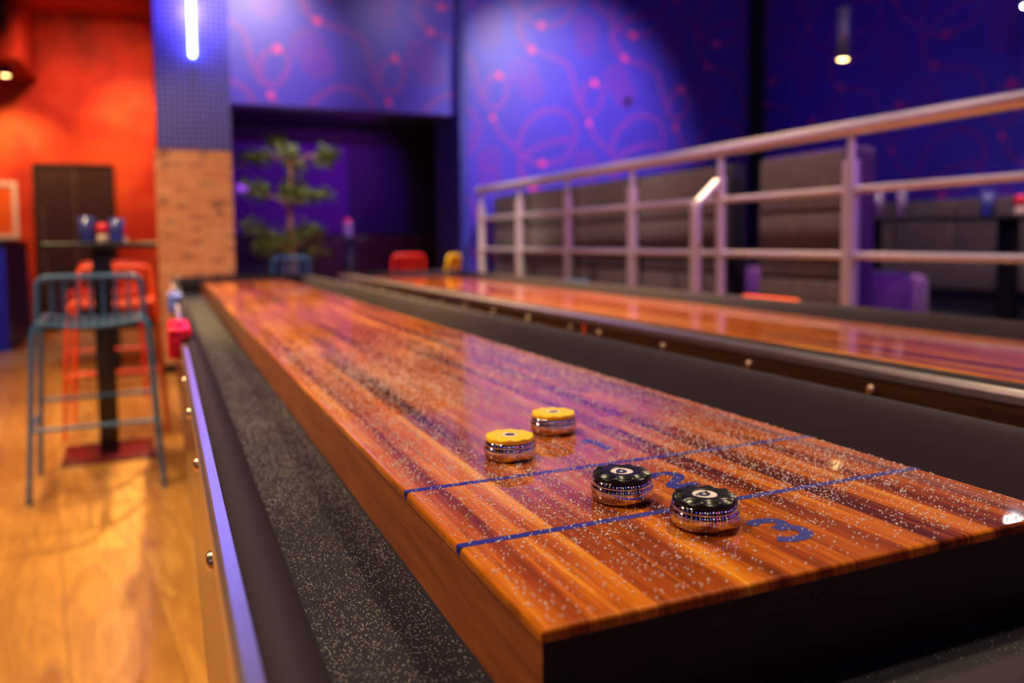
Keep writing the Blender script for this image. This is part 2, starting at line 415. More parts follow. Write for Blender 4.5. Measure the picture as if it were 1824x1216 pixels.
# right-hand wall with the same paper
b = MB(); b.box((XR,-3.5,0), (XR+.2,YB,ZC)); wallpaper(b, lambda s, z, l: (XR-l, -s, z), -YB+.15, 3.4, .45, ZC-.01, (-6.042,2.611))
struct(b, 'wall_right', PM)
b = MB(); b.box((XR-.13,YB-.13,0), (XR-.003,YB-.003,ZC)); struct(b, 'trim_1', M['dark_wall'])
b = MB(); b.box((-5,-3.7,0), (XR+.2,-3.5,ZC)); struct(b, 'wall_front', M['dark_wall'])
b = MB(); b.box((-5.2,-3.5,0), (-5,12,ZC)); struct(b, 'wall_left', M['dark_wall'])
# dark side room behind the opening
b = MB(); b.box((.2,10.2,0), (4.2,10.35,2.8)); b.box((.42,10.17,1.15), (2.05,10.2,2.3), 1); b.box((2.06,10.18,1.15), (2.85,10.2,2.3), 2)  # purple light and its navy fade put into the wall colour
b.box((1.5,10.14,0), (4.2,10.2,1.13), 3)
struct(b, 'wall_side_room', [M['dark_wall'], M['room_purple_lit'], M['room_navy_lit'], M['wainscot']])
b = MB(); b.box((4.2,YB+.8,0), (4.35,10.35,2.8)); struct(b, 'wall_side_room_end', M['dark_wall'])
b = MB(); b.box((.2,YH+.3,2.5), (4.35,10.35,2.6)); struct(b, 'ceiling_side_room', M['dark_wall'])
# column: brick below, perforated blue panel above
b = MB(); b.box((-.25,6.52,0), (.325,10.2,1.79), 0); b.box((-.262,6.508,0), (.337,10.2,.075), 2)
b.box((-.225,6.53,1.79), (.33,10.2,ZC+.05), 1); b.box((-.25,6.52,1.785), (.33,6.9,1.795), 2)
struct(b, 'wall_column', [M['brick'], M['perf'], M['black']])
# red end wall with its lower ceiling
b = MB(); b.box((-5,10.5,0), (-.25,10.7,4.2)); struct(b, 'wall_red', M['red'])
b = MB(); b.box((-5,10.47,0), (-1.585,10.5,.1)); b.box((-.735,10.47,0), (-.25,10.5,.1)); struct(b, 'baseboard_red', M['black'])
b = MB(); b.box((-5,7.6,3.72), (-.25,10.5,3.85)); struct(b, 'ceiling_red', M['red'])
b = MB(); b.box((-5,9.2,2.95), (-1.5,10.5,3.72)); struct(b, 'wall_soffit', M['red'])
# double door
d = MB(); d.box((-1.55,10.44,0), (-.77,10.5,1.96)); d.box((-1.585,10.42,0), (-1.55,10.5,2.0), 1); d.box((-.77,10.42,0), (-.735,10.5,2.0), 1); d.box((-1.585,10.42,1.96), (-.735,10.5,2.0), 1)
door = struct(d, 'door_1', [M['door'], M['black']])
e = MB(); e.box((-1.175,10.42,.05), (-1.145,10.445,1.92)); e.build('meeting_strip', M['doormetal'], door)
e = MB(); e.box((-1.525,10.425,.1), (-1.49,10.445,1.5)); e.build('edge_plate', M['doormetal'], door)
# raised platform
b = MB(); b.box((2.52,-3.5,0), (XR,7.2,.42)); b.box((2.50,-3.5,.39), (2.53,7.2,.425), 1); struct(b, 'floor_platform', [M['concrete'], M['blackmetal']])

# ------------------------------------------------------------------ shuffleboard tables
L = 5.06; W = .508
def make_table():
    t = thing('shuffleboard_table', 'long shuffleboard table with glossy orange-brown wood playfield, the one carrying four pucks', 'shuffleboard table', (0,0,0), 0)
    # playfield: wood core, thick clear coated top with a softly rounded edge
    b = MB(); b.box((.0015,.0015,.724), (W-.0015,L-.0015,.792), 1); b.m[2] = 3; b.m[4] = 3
    rr = .0035; prof = []
    def edge(z, i): return [(i,i,z),(W-i,i,z),(W-i,L-i,z),(i,L-i,z)]
    levels = [edge(.792,0), edge(.8-rr,0)]+[edge(.8-rr+rr*math.sin(a), rr*(1-math.cos(a))) for a in (PI/6, PI/3, PI/2)]
    vs = [p for l in levels for p in l]; fs = []
    for i in range(len(levels)-1):
        for k in range(4): fs.append((i*4+k, i*4+(k+1) % 4, i*4+4+(k+1) % 4, i*4+4+k))
    fs.append([len(vs)-4+k for k in range(4)]); b.add(vs, fs, 0)
    e = .00015
    def stripe(y0, y1):
        b.add([(-.0001,y0,.8+e),(W,y0,.8+e),(W,y1,.8+e),(-.0001,y1,.8+e)], [(0,1,2,3)], 2)
        b.add([(-e,y0,.793),(-e,y1,.793),(-e,y1,.8),(-e,y0,.8)], [(0,1,2,3)], 2)
    for y in (.1524, .3048, L-.1524, L-.3048): stripe(y-.0045, y+.0045)
    e2 = .00025
    STROKES = {'3': [[(-.0155,.0165),(-.0085,.0215),(.003,.0215),(.0115,.0165),(.0115,.0085),(.005,.0030),(-.003,.0015)],
                     [(-.002,.0020),(.006,.0015),(.0145,-.0030),(.0160,-.0115),(.0105,-.0190),(0,-.0215),(-.0095,-.0205),(-.0165,-.0155)]],
               '2': [[(-.0155,.0135),(-.0100,.0205),(0,.0220),(.0100,.0190),(.0135,.0105),(.0085,.0015),(-.0030,-.0075),(-.0120,-.0150),(-.0140,-.0205)],
                     [(-.0165,-.0210),(.0160,-.0210)]],
               '1': [[(-.0120,.0130),(-.0030,.0190),(.0030,.0240)], [(.0030,.0255),(.0030,-.0255)]]}
    def digit(ch, cx, cy, flip):
        s_ = -1 if flip else 1; kk = 0
        for st in STROKES[ch]:
            S = smooth_path(st, 5) if len(st) > 2 else [Vector(p) for p in st]
            for k in range(len(S)-1):
                a_, c_ = S[k], S[k+1]
                ta = (S[min(k+1, len(S)-1)]-S[max(k-1, 0)]).normalized(); tb = (S[min(k+2, len(S)-1)]-S[k]).normalized()
                na = Vector((-ta.y, ta.x))*.0054; nb = Vector((-tb.y, tb.x))*.0054; kk += 1
                q = [a_+na, c_+nb, c_-nb, a_-na]
                b.add([(cx+s_*p.x, cy+s_*p.y, .8+e2+kk*2e-6) for p in q], [(0,1,2,3)], 2)
    for ch, y in (('3', .074), ('2', .227), ('1', .380)): digit(ch, .2545, y, False); digit(ch, .2545, L-y, True)
    b.build('playfield', [M['field'], M['field_side'], M['blue_mark'], M['end_grain_shade']], t)
    # gutter
    y0, y1 = -.148, L+.10
    b = MB(); b.box((-.112,y0,.715), (W+.112,y1,.724)); b.build('gutter_carpet', M['felt'], t)
    # padded rails
    pr = [(-.104,.716),(-.110,.735),(-.119,.762),(-.128,.786),(-.136,.805),(-.143,.8175),(-.149,.8250),(-.155,.8275),(-.160,.8265),(-.1645,.8225),(-.1665,.8185),(-.1665,.716)]
    for sgn in (0, 1):
        q = pr if not sgn else [(W-p[0], p[1]) for p in pr]
        b = MB(); b.prism(q, 'y', -.205, L+.135, 0, True); b.build('cushion_rail', M['cushion'], t)
    pf = [(-.146,.716),(-.150,.775),(-.155,.806),(-.161,.818),(-.170,.8245),(-.180,.826),(-.205,.8255),(-.205,.716)]
    b = MB(); b.prism(pf, 'x', -.115, W+.115, 0, True); b.build('cushion_rail', M['cushion'], t)
    pk = [(L+.100,.716),(L+.105,.775),(L+.110,.806),(L+.116,.818),(L+.122,.8245),(L+.135,.8255),(L+.135,.716)]
    b = MB(); b.prism(pk, 'x', -.115, W+.115, 0, True); b.build('cushion_rail', M['cushion'], t)
    # metal strips on top of the cabinet rim
    for x0, x1 in ((-.179,-.1665), (W+.1665, W+.179)):
        q = [(-.1665,.800),(-.1665,.8200),(-.1752,.8200),(-.1770,.8192),(-.1790,.8162),(-.1800,.8120),(-.1800,.800)]; q = q if x0 < 0 else [(W-p[0], p[1]) for p in q]
        b = MB(); b.prism(q, 'y', -.218, L+.149); b.build('metal_trim', M['trim'], t)
    for yy in ((-.217,-.205), (L+.135, L+.148)):
        b = MB(); b.rbox((-.1665,yy[0],.806), (W+.1665,yy[1],.8200), .0025); b.build('metal_trim', M['trim'], t)
    # cabinet
    for x0, x1 in ((-.177,-.1665), (W+.1665, W+.177)):
        b = MB(); b.box((x0,-.215,.53), (x1,L+.146,.806)); b.build('side_panel', M['cabinet'], t)
    for a in ((-.215,-.205), (L+.135, L+.146)):
        b = MB(); b.box((-.1665,a[0],.53), (W+.1665,a[1],.806)); b.build('end_panel', M['cabinet'], t)
    b = MB(); b.box((-.1665,-.205,.53), (W+.1665,L+.135,.55)); b.box((-.1665,-.205,.68), (W+.1665,L+.135,.715)); b.build('underframe', M['cabinet'], t)
    for y in (.55, 2.53, 4.5):
        b = MB(); b.box((-.02,y-.14,.0), (W+.02,y+.14,.05)); b.box((.04,y-.09,.05), (W-.04,y+.09,.53)); b.build('leg', M['cabinet'], t)
    first = None
    for y in (.26,.575,.89,1.205,1.52,1.69,2.0,2.31,2.61,2.915,3.2,3.36,3.66,3.97,4.27,4.58,4.88):
        if first is None:
            b = MB(); n = 14; pr2 = [(.0085,0),(.0085,.0035),(.007,.0055),(.003,.0065),(0,.0068)]
            b.lathe(pr2, n=n); b.v = [(-z, y_, x) for x, y_, z in b.v]
            first = b.build('bolt', M['bolt'], t); first.location = (-.177, y, .779)
        else:
            c = first.copy(); COL.objects.link(c); c.parent = t; c.location = (-.177, y, .779)
    b = MB(); b.box((-.1785,1.603,.70), (-.177,1.610,.806)); o = b.build('seam_strip', M['stool_orange'], t); o['label'] = 'thin orange seam strip'
    return t
T1 = make_table()
T2 = dup(T1, (1.083,0,0), 0, 'second shuffleboard table standing empty between the first one and the steel railing')
T1['group'] = T2['group'] = 'shuffleboard tables side by side'

# ------------------------------------------------------------------ pucks
def make_puck(loc, yellow, label, rz):
    t = thing('shuffleboard_puck', label, 'puck', loc, rz, 'yellow capped pucks' if yellow else 'black capped pucks')
    b = MB(); b.lathe([(0,.0004),(.0250,.0004),(.0267,.0012),(.0281,.0030),(.0289,.0056),(.0293,.0088),(.02935,.0112),(.0292,.0134),(.0288,.0147),(.0283,.0153),(.0281,.0156),(.0282,.0160),(.0281,.0170),(.0278,.0186),(.0272,.0202),(.0266,.0207),(0,.0207)], n=96)
    b.build('steel_body', M['chrome'], t)
    b = MB(); n = 180; H = .0268
    rings = [(.0262,.0204),(.0268,.0206),(.0270,.0214),(.0270,.0236),(.0267,.0250),(.0262,.0259)]
    top = [.0256,.0250,.0243,.0235,.0226,.0217,.0207,.0197,.0186,.0174,.0162,.0150,.0138,.0128,.0118]
    vs = []; N = 10
    def dim(rad, a):
        best = 0
        for k in range(N):
            ak = 2*PI*k/N; dx = rad*math.cos(a)-.0243*math.cos(ak); dy = rad*math.sin(a)-.0243*math.sin(ak)
            q = (dx*dx+dy*dy)**.5/.0064
            if q < 1: best = max(best, (1-q*q)**.75)
        return best
    D = .0022 if not yellow else .0012
    for rr, z in rings:
        for k in range(n):
            a = 2*PI*k/n; vs.append((rr*math.cos(a), rr*math.sin(a), z-dim(rr, a)*D*.6*(z > .0248)))
    for rr in top:
        for k in range(n):
            a = 2*PI*k/n; vs.append((rr*math.cos(a), rr*math.sin(a), H-max(0, rr-.0235)*.25-dim(rr, a)*D))
    for rr, z in ((.0112,H-.0002),(.0106,H-.0009),(0.00001,H-.0009)):
        for k in range(n):
            a = 2*PI*k/n; vs.append((rr*math.cos(a), rr*math.sin(a), z))
    R = len(vs)//n
    b.add(vs, [(i*n+k, i*n+(k+1) % n, (i+1)*n+(k+1) % n, (i+1)*n+k) for i in range(R-1) for k in range(n)], 0, True)
    b.build('cap', M['cap_yellow'] if yellow else M['cap_black'], t)
    z = H-.0008
    b = MB(); b.lathe([(.0,z),(.0104 if not yellow else .0084,z)], n=40); em = b.build('emblem_disc', M['white'], t)
    # swirl mark: a ring with a tail, as printed on the disc
    b = MB(); zz = z+.0001; m = 30
    if yellow:
        b.lathe([(0,zz),(.0058,zz)], n=30)
    else:
        for k in range(m):
            a0, a1 = 2*PI*k/m, 2*PI*(k+1)/m; w0 = .0016+.0009*math.sin(a0/2); w1 = .0016+.0009*math.sin(a1/2)
            b.add([((.0042+w0)*math.cos(a0), .0005+(.0042+w0)*math.sin(a0)*.8, zz), ((.0042+w1)*math.cos(a1), .0005+(.0042+w1)*math.sin(a1)*.8, zz), ((.0042-w1)*math.cos(a1), .0005+(.0042-w1)*math.sin(a1)*.8, zz), ((.0042-w0)*math.cos(a0), .0005+(.0042-w0)*math.sin(a0)*.8, zz)], [(0,1,2,3)])
        b.add([(.004,-.001,zz),(.0088,.0018,zz),(.0082,.0034,zz),(.0030,.0010,zz)], [(0,1,2,3)])
        b.add([(-.0075,.0030,zz),(-.0035,.0052,zz),(-.0045,.0062,zz),(-.0082,.0042,zz)], [(0,1,2,3)])
    b.build('emblem_mark', M['navy'], em)
    return t
PUCKS = [(.2062,.1105,.8),(.1782,.1982,.8),(.1401,.3740,.8),(.2368,.4600,.8)]
make_puck(PUCKS[0], False, 'black capped chrome puck standing just behind the printed number 3', .5)
make_puck(PUCKS[1], False, 'black capped chrome puck beside the printed number 2, touching no line', 1.1)
make_puck(PUCKS[2], True, 'yellow capped chrome puck nearer the table edge, just beyond the blue line', .2)
make_puck(PUCKS[3], True, 'yellow capped chrome puck further along the playfield, behind the printed number 1', .8)

# wax beads (nobody could count them)
def beads(name, pts, label):
    P = np.array(pts); n = len(P)
    g = (1+5**.5)/2
    ico = np.array([(-1,g,0),(1,g,0),(-1,-g,0),(1,-g,0),(0,-1,g),(0,1,g),(0,-1,-g),(0,1,-g),(g,0,-1),(g,0,1),(-g,0,-1),(-g,0,1)], float)/math.sqrt(1+g*g)
    fc = np.array([(0,11,5),(0,5,1),(0,1,7),(0,7,10),(0,10,11),(1,5,9),(5,11,4),(11,10,2),(10,7,6),(7,1,8),(3,9,4),(3,4,2),(3,2,6),(3,6,8),(3,8,9),(4,9,5),(2,4,11),(6,2,10),(8,6,7),(9,8,1)])
    V = (P[:, None, :3]+ico[None]*P[:, None, 3:4]).reshape(-1, 3)
    F = (fc[None]+np.arange(n)[:, None, None]*12).reshape(-1, 3)
    me = bpy.data.meshes.new(name); me.vertices.add(len(V)); me.vertices.foreach_set('co', V.ravel())
    me.loops.add(F.size); me.loops.foreach_set('vertex_index', F.ravel().astype(np.int32))
    me.polygons.add(len(F)); me.polygons.foreach_set('loop_start', np.arange(0, F.size, 3, dtype=np.int32))
    me.polygons.foreach_set('use_smooth', np.ones(len(F), bool)); me.update(calc_edges=True); me.validate()
    me.materials.append(M['bead'])
    o = bpy.data.objects.new(name, me); COL.objects.link(o); return tag(o, label, 'wax beads', None, 'stuff')
rg = np.random.default_rng(3)
def scatter(x0, x1, y0, y1, z, n, dens, r0, r1, avoid=True):
    out = []
    while len(out) < n:
        x = rg.uniform(x0, x1); y = rg.uniform(y0, y1)
        if rg.random() > dens(x, y): continue
        if avoid and any((x-p[0])**2+(y-p[1])**2 < .0275**2 for p in PUCKS): continue
        rr = rg.uniform(r0, r1); out.append((x, y, z+rr*1.01, rr))
    return out
def dfield(x, y):
    k = noise.noise(Vector((x*9, y*5, 1.3)))*.5+.5; k2 = noise.noise(Vector((x*26, y*14, 4.1)))*.5+.5
    d = (.40+1.2*max(0, k-.25))*(.45+.8*k2)
    if y < .12: d *= .30+.35*y/.12
    if y > .9: d *= max(.03, 1-(y-.9)/.9)**1.3
    return min(1, d)
F = scatter(.004, W-.004, .006, 2.4, .8, 19500, dfield, .00052, .00092)
beads('wax_beads_playfield', F, 'white wax beads scattered over the glossy wood playfield')
def dgut(x, y):
    k = noise.noise(Vector((x*12, y*8, 7.7)))*.5+.5; return min(1, (.3+k)*(1 if y < 1.0 else max(.1, 1-(y-1.0)/1.2)))
G = scatter(-.105, -.002, -.13, 2.1, .724, 12000, dgut, .00028, .0005, False)
G += scatter(0, W, -.14, -.004, .724, 600, lambda x, y: 1, .00022, .0004, False)
beads('wax_beads_gutter', G, 'tiny white wax beads lying in the dark gutter beside the playfield')

# small things clipped on the table rim
def rim_clip(label, loc, ln, m_):
    t = thing('rim_clip', label, 'clip', loc, 0, 'plastic clips on the table rim')
    b = MB(); b.rbox((-.034,-ln,-.001), (.016,ln,.024), .008); b.rbox((-.034,-ln,-.045), (-.004,ln,.02), .008); b.build('clip_body', m_, t)
    MB().rbox((-.018,-ln*.7,.022), (.004,-ln*.1,.034), .005).build('clip_tab', m_, t)
rim_clip('red plastic clip sitting on the outer rim of the pucks table', (-.172,1.60,.8305), .12, M['redplastic'])
rim_clip('light blue plastic clip on the rim, beyond the red clip', (-.168,2.85,.8305), .09, M['bluecap'])

# ------------------------------------------------------------------ stools and chairs
def arc(p0, p1, p2, n=5):
    p0, p1, p2 = Vector(p0), Vector(p1), Vector(p2)
    return [(1-t)**2*p0+2*t*(1-t)*p1+t*t*p2 for t in [i/n for i in range(n+1)]]
def make_stool(label, mat, loc, rz, sh=.725, back=.185, w=.205, foot=.29, group='metal rod bar stools'):
    """seat front at +y, back at -y"""
    t = thing('bar_stool', label, 'bar stool', loc, rz, group); r_ = .0105
    d = .19
    for sx in (-1, 1):
        for sy in (-1, 1):
            b = MB(); b.tube(arc((sx*(w-.035), sy*d, sh+.0), (sx*(w+.006), sy*d, sh+.0), (sx*(w+.012), sy*(d+.004), sh-.05))+[Vector((sx*(w+.045), sy*(d+.05), .012))], r_)
            b.tube([(sx*(w+.045), sy*(d+.05), 0), (sx*(w+.045), sy*(d+.05), .014)], r_+.002)
            b.build('leg', mat, t)
    # dished seat of rods
    b = MB()
    for sy in (-1, 1): b.tube([(x, sy*d, sh-.022*(1-(x/w)**2)) for x in [w*(-1+i/8*2) for i in range(9)]], r_)
    for sx in (-1, 1): b.tube([(sx*(w-.005), -d, sh), (sx*(w-.005), d, sh)], r_)
    b.build('seat_frame', mat, t)
    b = MB(); n = 11
    for i in range(n):
        x = -w+.02+(2*w-.04)*i/(n-1); z = sh-.022*(1-(x/w)**2)+.012
        b.tube([(x, -d-.004, z), (x, d*.3, z-.012), (x, d+.012, z-.004)], .0065, 8)
    b.build('seat', mat, t)
    b = MB(); zb = sh+back; wi = w-.015
    path = [Vector((-wi-.01, -d+.01, sh)), Vector((-wi, -d-.02, zb-.05))]+arc((-wi, -d-.02, zb-.04), (-wi, -d-.028, zb), (-wi+.045, -d-.028, zb))+arc((wi-.045, -d-.028, zb), (wi, -d-.028, zb), (wi, -d-.02, zb-.04))+[Vector((wi+.01, -d+.01, sh))]
    b.tube(path, r_+.001)
    b.build('backrest', mat, t)
    b = MB()
    for i in range(7):
        x = -wi+.05+(2*wi-.1)*i/6; b.tube([(x, -d, sh+.005), (x, -d-.026, zb-.002)], .006, 8)
    b.build('back_rods', mat, t)
    b = MB(); k = foot/sh; fx = w+.012+.033*(1-k); fy = d+.004+.046*(1-k)
    b.tube([(-fx,-fy,foot),(-fx,fy,foot)], .008, 8); b.tube([(fx,-fy,foot),(fx,fy,foot)], .008, 8)
    b.tube([(-fx,fy,foot+.05),(fx,fy,foot+.05)], .008, 8); b.tube([(-fx,-fy,foot),(fx,-fy,foot)], .008, 8)
    b.build('footrest', mat, t)
    return t
S1 = make_stool('blue metal rod bar stool in front of the small square bar table', M['stool_blue'], (-.50,3.49,0), .04)
S2 = dup(S1, (-.475,4.60,0), PI, 'bright orange metal bar stool right behind the blue stool, facing it', swap={M['stool_blue']: M['stool_orange']})
S3 = dup(S1, (-.58,5.75,0), PI*.98, 'red metal bar stool mostly hidden behind the orange stool', swap={M['stool_blue']: M['stool_red']})
CH = [('blue metal chair in front of the potted tree', 'stool_blue', (.655,6.05,0), .1),
      ('red metal chair behind the far end of the empty shuffleboard table', 'stool_red', (1.71,6.42,0), .0),
      ('yellow metal chair overlapping the red one behind the empty shuffleboard table', 'stool_yellow', (1.80,5.88,0), .85)]
ch0 = make_stool(CH[0][0], M[CH[0][1]], CH[0][2], CH[0][3], .74, .185, .15, .25, 'metal chairs behind the tables')
for lb, m_, lc, rz in CH[1:]:
    dup(ch0, lc, rz, lb, swap={M['stool_blue']: M[m_]})
LOW = 'low metal chairs beside the railing'
ch1 = make_stool('blue metal chair between the empty table and the railing, only its back edge showing', M['stool_blue'], (1.98,4.10,0), PI/2*-1+PI, .60, .175, .205, .22, LOW)
dup(ch1, (1.98,2.30,0), PI/2, 'orange metal chair between the empty table and the tall railing post, only its back showing', swap={M['stool_blue']: M['stool_orange']})

# ------------------------------------------------------------------ bar tables
def make_bar_table(label, loc, rz=0, top=.24, h=1.05, group='square bar tables'):
    t = thing('bar_table', label, 'bar table', loc, rz, group)
    MB().rbox((-top,-top,h-.028), (top,top,h), .006).build('table_top', M['blackmetal'], t)
    MB().rbox((-.043,-.043,.012), (.043,.043,h-.028), .004).build('pedestal', M['blackmetal'], t)
    MB().rbox((-.205,-.205,0), (.205,.205,.014), .003).build('base_plate', BASEM, t)
    return t
BASEM = plain('dark_red_reflecting', lin(96,16,34), .3, coat=.4)  # dark base plate with a red reflection put into its colour
B1 = make_bar_table('small square black bar table behind the blue stool, with a dark base plate tinted as if reflecting red', (-.49,3.99,0), .05)
B2 = make_bar_table('black bar table behind the red stool, left of the brick column', (-.60,6.75,0), .0, .3)
B3 = make_bar_table('black bar table standing in the dark side room right of the potted tree', (1.80,9.0,0), 0, .26, 1.1)
def candle(loc, label, s=1.0):
    t = thing('candle_holder', label, 'candle holder', loc)
    MB().lathe([(0,0),(.022*s,0),(.026*s,.012*s),(.026*s,.035*s),(.018*s,.042*s)], n=20).build('holder_foot', M['paleplastic'], t)
    MB().lathe([(.018*s,.042*s),(.026*s,.046*s),(.028*s,.07*s),(.022*s,.09*s),(0,.094*s)], n=20).build('holder_shade', M['redplastic'], t)
def tumbler(loc, label, mat, rr=.032, h=.11, group=None):
    b = MB(); b.lathe([(0,0),(rr*.85,0),(rr,h),(rr*.9,h),(rr*.78,.008),(0,.008)], n=24)
    o = b.build('drinks_holder', mat, loc=loc); tag(o, label, 'drinking glass', group)
tumbler((-.545,3.93,1.05), 'blue tinted glass on the square bar table, left of the red candle holder', M['blue_glass'], .036, .125)
candle((-.475,3.90,1.05), 'red and white candle holder on the square bar table behind the blue stool')
tumbler((-.42,4.02,1.05), 'violet blue glass on the square bar table, right of the red candle holder', M['blue_glass'], .036, .12)
candle((-.50,6.62,1.05), 'small red and pale candle holder on the rear bar table near the column', 1.2)
t = thing('lantern', 'pale lantern with a red top on the bar table in the dark side room', 'lantern', (1.775,8.97,1.1))
MB().lathe([(0,0),(.05,0),(.055,.02),(.055,.16),(.045,.175)], n=20).build('lantern_body', M['lilac_glass'], t)
MB().lathe([(.045,.175),(.05,.19),(.03,.21),(0,.212)], n=20).build('lantern_top', M['redplastic'], t)
# blue counter and picture
t = thing('counter', 'blue painted bar counter cut by the edge of the picture', 'counter', (-2.2,9.4,0))
MB().box((-.62,-.69,0), (.565,.72,1.05)).build('counter_body', M['counter'], t)
MB().rbox((-.64,-.72,1.05), (.585,.74,1.085), .006).build('worktop', M['blackmetal'], t)
t = thing('framed_poster', 'white framed orange poster on the red wall above the blue counter', 'picture', (-1.98,10.5,1.45))
b = MB()
for a in (((-.22,-.03,-.33),(.22,0,-.28)), ((-.22,-.03,.28),(.22,0,.33)), ((-.22,-.03,-.28),(-.17,0,.28)), ((.17,-.03,-.28),(.22,0,.28))): b.box(*a)
b.build('frame', M['white'], t); MB().box((-.17,-.015,-.28), (.17,0,.28)).build('print', M['poster'], t)

# ------------------------------------------------------------------ potted tree
def make_tree(loc):
    t = thing('potted_tree', 'tall potted tree with three leafy tiers in the dark side room', 'potted plant', loc)
    MB().lathe([(0,0),(.17,0),(.2,.36),(.205,.38),(.185,.38),(.18,.35)], n=32).build('pot', M['pot'], t)
    MB().lathe([(0,.34),(.18,.35)], n=24).build('soil', M['soil'], t)
    b = MB(); b.tube([(0,0,.34),(.015,0,.8),(-.005,.01,1.3),(.01,0,2.0)], [.03,.027,.022,.015], 10)
    b.tube([(-.05,.02,.34),(-.065,.0,.8),(-.03,.0,1.3),(-.06,.02,1.55)], [.018,.016,.012,.008], 8)
    rnd = random.Random(5); blobs = []
    for z, R, hs in ((1.10,.48,.12),(1.58,.42,.09),(2.02,.45,.11)):
        for k in range(7):
            a = 2*PI*k/7+rnd.uniform(-.3,.3)+z; q = R*rnd.uniform(.45,1)
            e = Vector((math.cos(a)*q, math.sin(a)*q*.8, z+rnd.uniform(-hs,hs)))
            blobs.append((e, rnd.uniform(.10,.15))); b.tube([(0,0,z-.16), tuple(Vector((e.x*.5, e.y*.5, z-.05))), tuple(e)], [.008,.006,.003], 6)
    b.build('trunk', M['bark'], t)
    b = MB()
    for e, R in blobs:
        for k in range(95):
            d = Vector((rnd.gauss(0,1), rnd.gauss(0,1), rnd.gauss(0,.6))); d = d.normalized()*R*rnd.random()**.4
            p = e+d; m3 = Euler((rnd.uniform(-.9,.9), rnd.uniform(-.9,.9), rnd.uniform(0,6.3))).to_matrix(); l = rnd.uniform(.045,.075); w = l*.32
            pts = [(0,0,0),(w,l*.35,.006),(w*.8,l*.7,.004),(0,l,-.008),(-w*.8,l*.7,.004),(-w,l*.35,.006)]
            b.add([p+m3 @ Vector(q) for q in pts], [(0,1,2,3,4,5)])
    b.build('foliage', M['leaf'], t)
make_tree((1.045,8.35,0))

# ------------------------------------------------------------------ railing
t = thing('steel_railing', 'long brushed steel railing with round top rail along the raised platform', 'railing', (2.6,0,.42))
X0 = 2.6; top = 1.520-.42; mid = 1.249-.42; low = .958-.42
b = MB(); b.tube([(0,-1.8,top),(0,6.80,top)], .034, 20); b.lathe([(0,0),(.034,.0),(.036,.01),(.036,.05),(0,.052)], n=20) if 0 else None
b.build('top_rail', M['steel'], t)
b = MB(); b.tube([(0,6.79,top),(0,6.83,top)], .042, 20); b.build('end_cap', M['steel'], t)
posts = [6.765,5.862,4.96,4.054,3.15,2.245,1.34,.44,-.46,-1.36]
for y in posts:
    b = MB(); b.tube([(0,y,0),(0,y,mid+.13)], .037 if y != 3.15 else .028, 18); b.tube([(0,y,mid+.13),(0,y,top-.01)], .017, 12); b.tube([(0,y,0),(0,y,.008)], .06, 20)
    b.build('post', M['steel'], t)
for z in (mid, low):
    b = MB(); b.tube([(0,-1.8,z),(0,6.765,z)], .017, 12); b.build('mid_rail', M['steel'], t)
b = MB(); b.tube([(-.16,3.16,-.42),(-.16,3.16,.76)]+arc((-.16,3.16,.77),(-.16,3.16,.80),(-.145,3.16,.82),3), .031, 14); b.tube([(-.150,3.16,.81),(-.02,3.16,.925)], .026, 12); b.tube([(-.03,3.16,.915),(0,3.155,.95),(0,3.155,1.08)], .018, 10); b.tube([(-.16,3.16,-.42),(-.16,3.16,-.412)], .06, 20)
b.build('bent_post', M['steel'], t)

# ------------------------------------------------------------------ banquettes, pouffe, tables on the platform
def banquette(label, y0, y1, x0=2.86, z1=1.49, panels=3, shell='shell_velvet'):
    """high backed booth seat; its suede covered back faces the shuffleboard tables (-x)"""
    t = thing('banquette', label, 'banquette', (x0, y0, .42), 0, 'high backed banquettes behind the railing'); Ln = y1-y0; h = z1-.42
    b = MB(); b.rbox((.03,.0,.03), (.19,Ln,h), .045, seg=5); b.build('back_shell', M[shell], t)
    for k in range(panels):
        a = .04+(Ln-.08)*k/panels+.012; c = .04+(Ln-.08)*(k+1)/panels-.012
        b = MB(); z = .05
        for hh in (.35, .33, h-.05-.35-.33-.03-.02):
            b.rbox((0,a,z), (.05,c,z+hh), .014); z += hh+.014
        b.build('back_panel', M['suede'], t)
    b = MB(); b.rbox((.16,.02,.10), (.50,Ln-.02,.44), .05); b.build('seat_cushion', M['purple_velvet'], t)
    b = MB(); b.box((.18,.05,0), (.47,Ln-.05,.11)); b.box((.03,.02,0), (.18,Ln-.02,.05)); b.build('plinth', M['black'], t)
banquette('long dark grey suede backed banquette behind the far half of the railing', 3.46, 7.15, panels=4, shell='black')
banquette('single high banquette with rounded purple end behind the tall railing post', 2.50, 3.20, panels=1)
t = thing('banquette', 'low grey brown banquette set along the patterned wall behind the platform tables', 'banquette', (5.72,1.2,.42))
for k in range(9):
    b = MB(); b.rbox((.18,k*.62+.01,.42), (.38,k*.62+.61,.93), .03); b.build('back_panel', M['suede'], t)
b = MB(); b.rbox((0,0,.16), (.62,5.6,.43), .05); b.build('seat_cushion', M['suede'], t); MB().box((.05,.02,0), (.6,5.58,.16)).build('plinth', M['black'], t)
t = thing('pouffe', 'square purple velvet pouffe beyond the tall railing post', 'pouffe', (3.70,3.25,.42))
MB().rbox((-.30,-.30,.03), (.30,.30,.395), .055, seg=5).build('cushion', M['purple_velvet'], t)
MB().box((-.25,-.25,0), (.25,.25,.04)).build('plinth', M['black'], t)
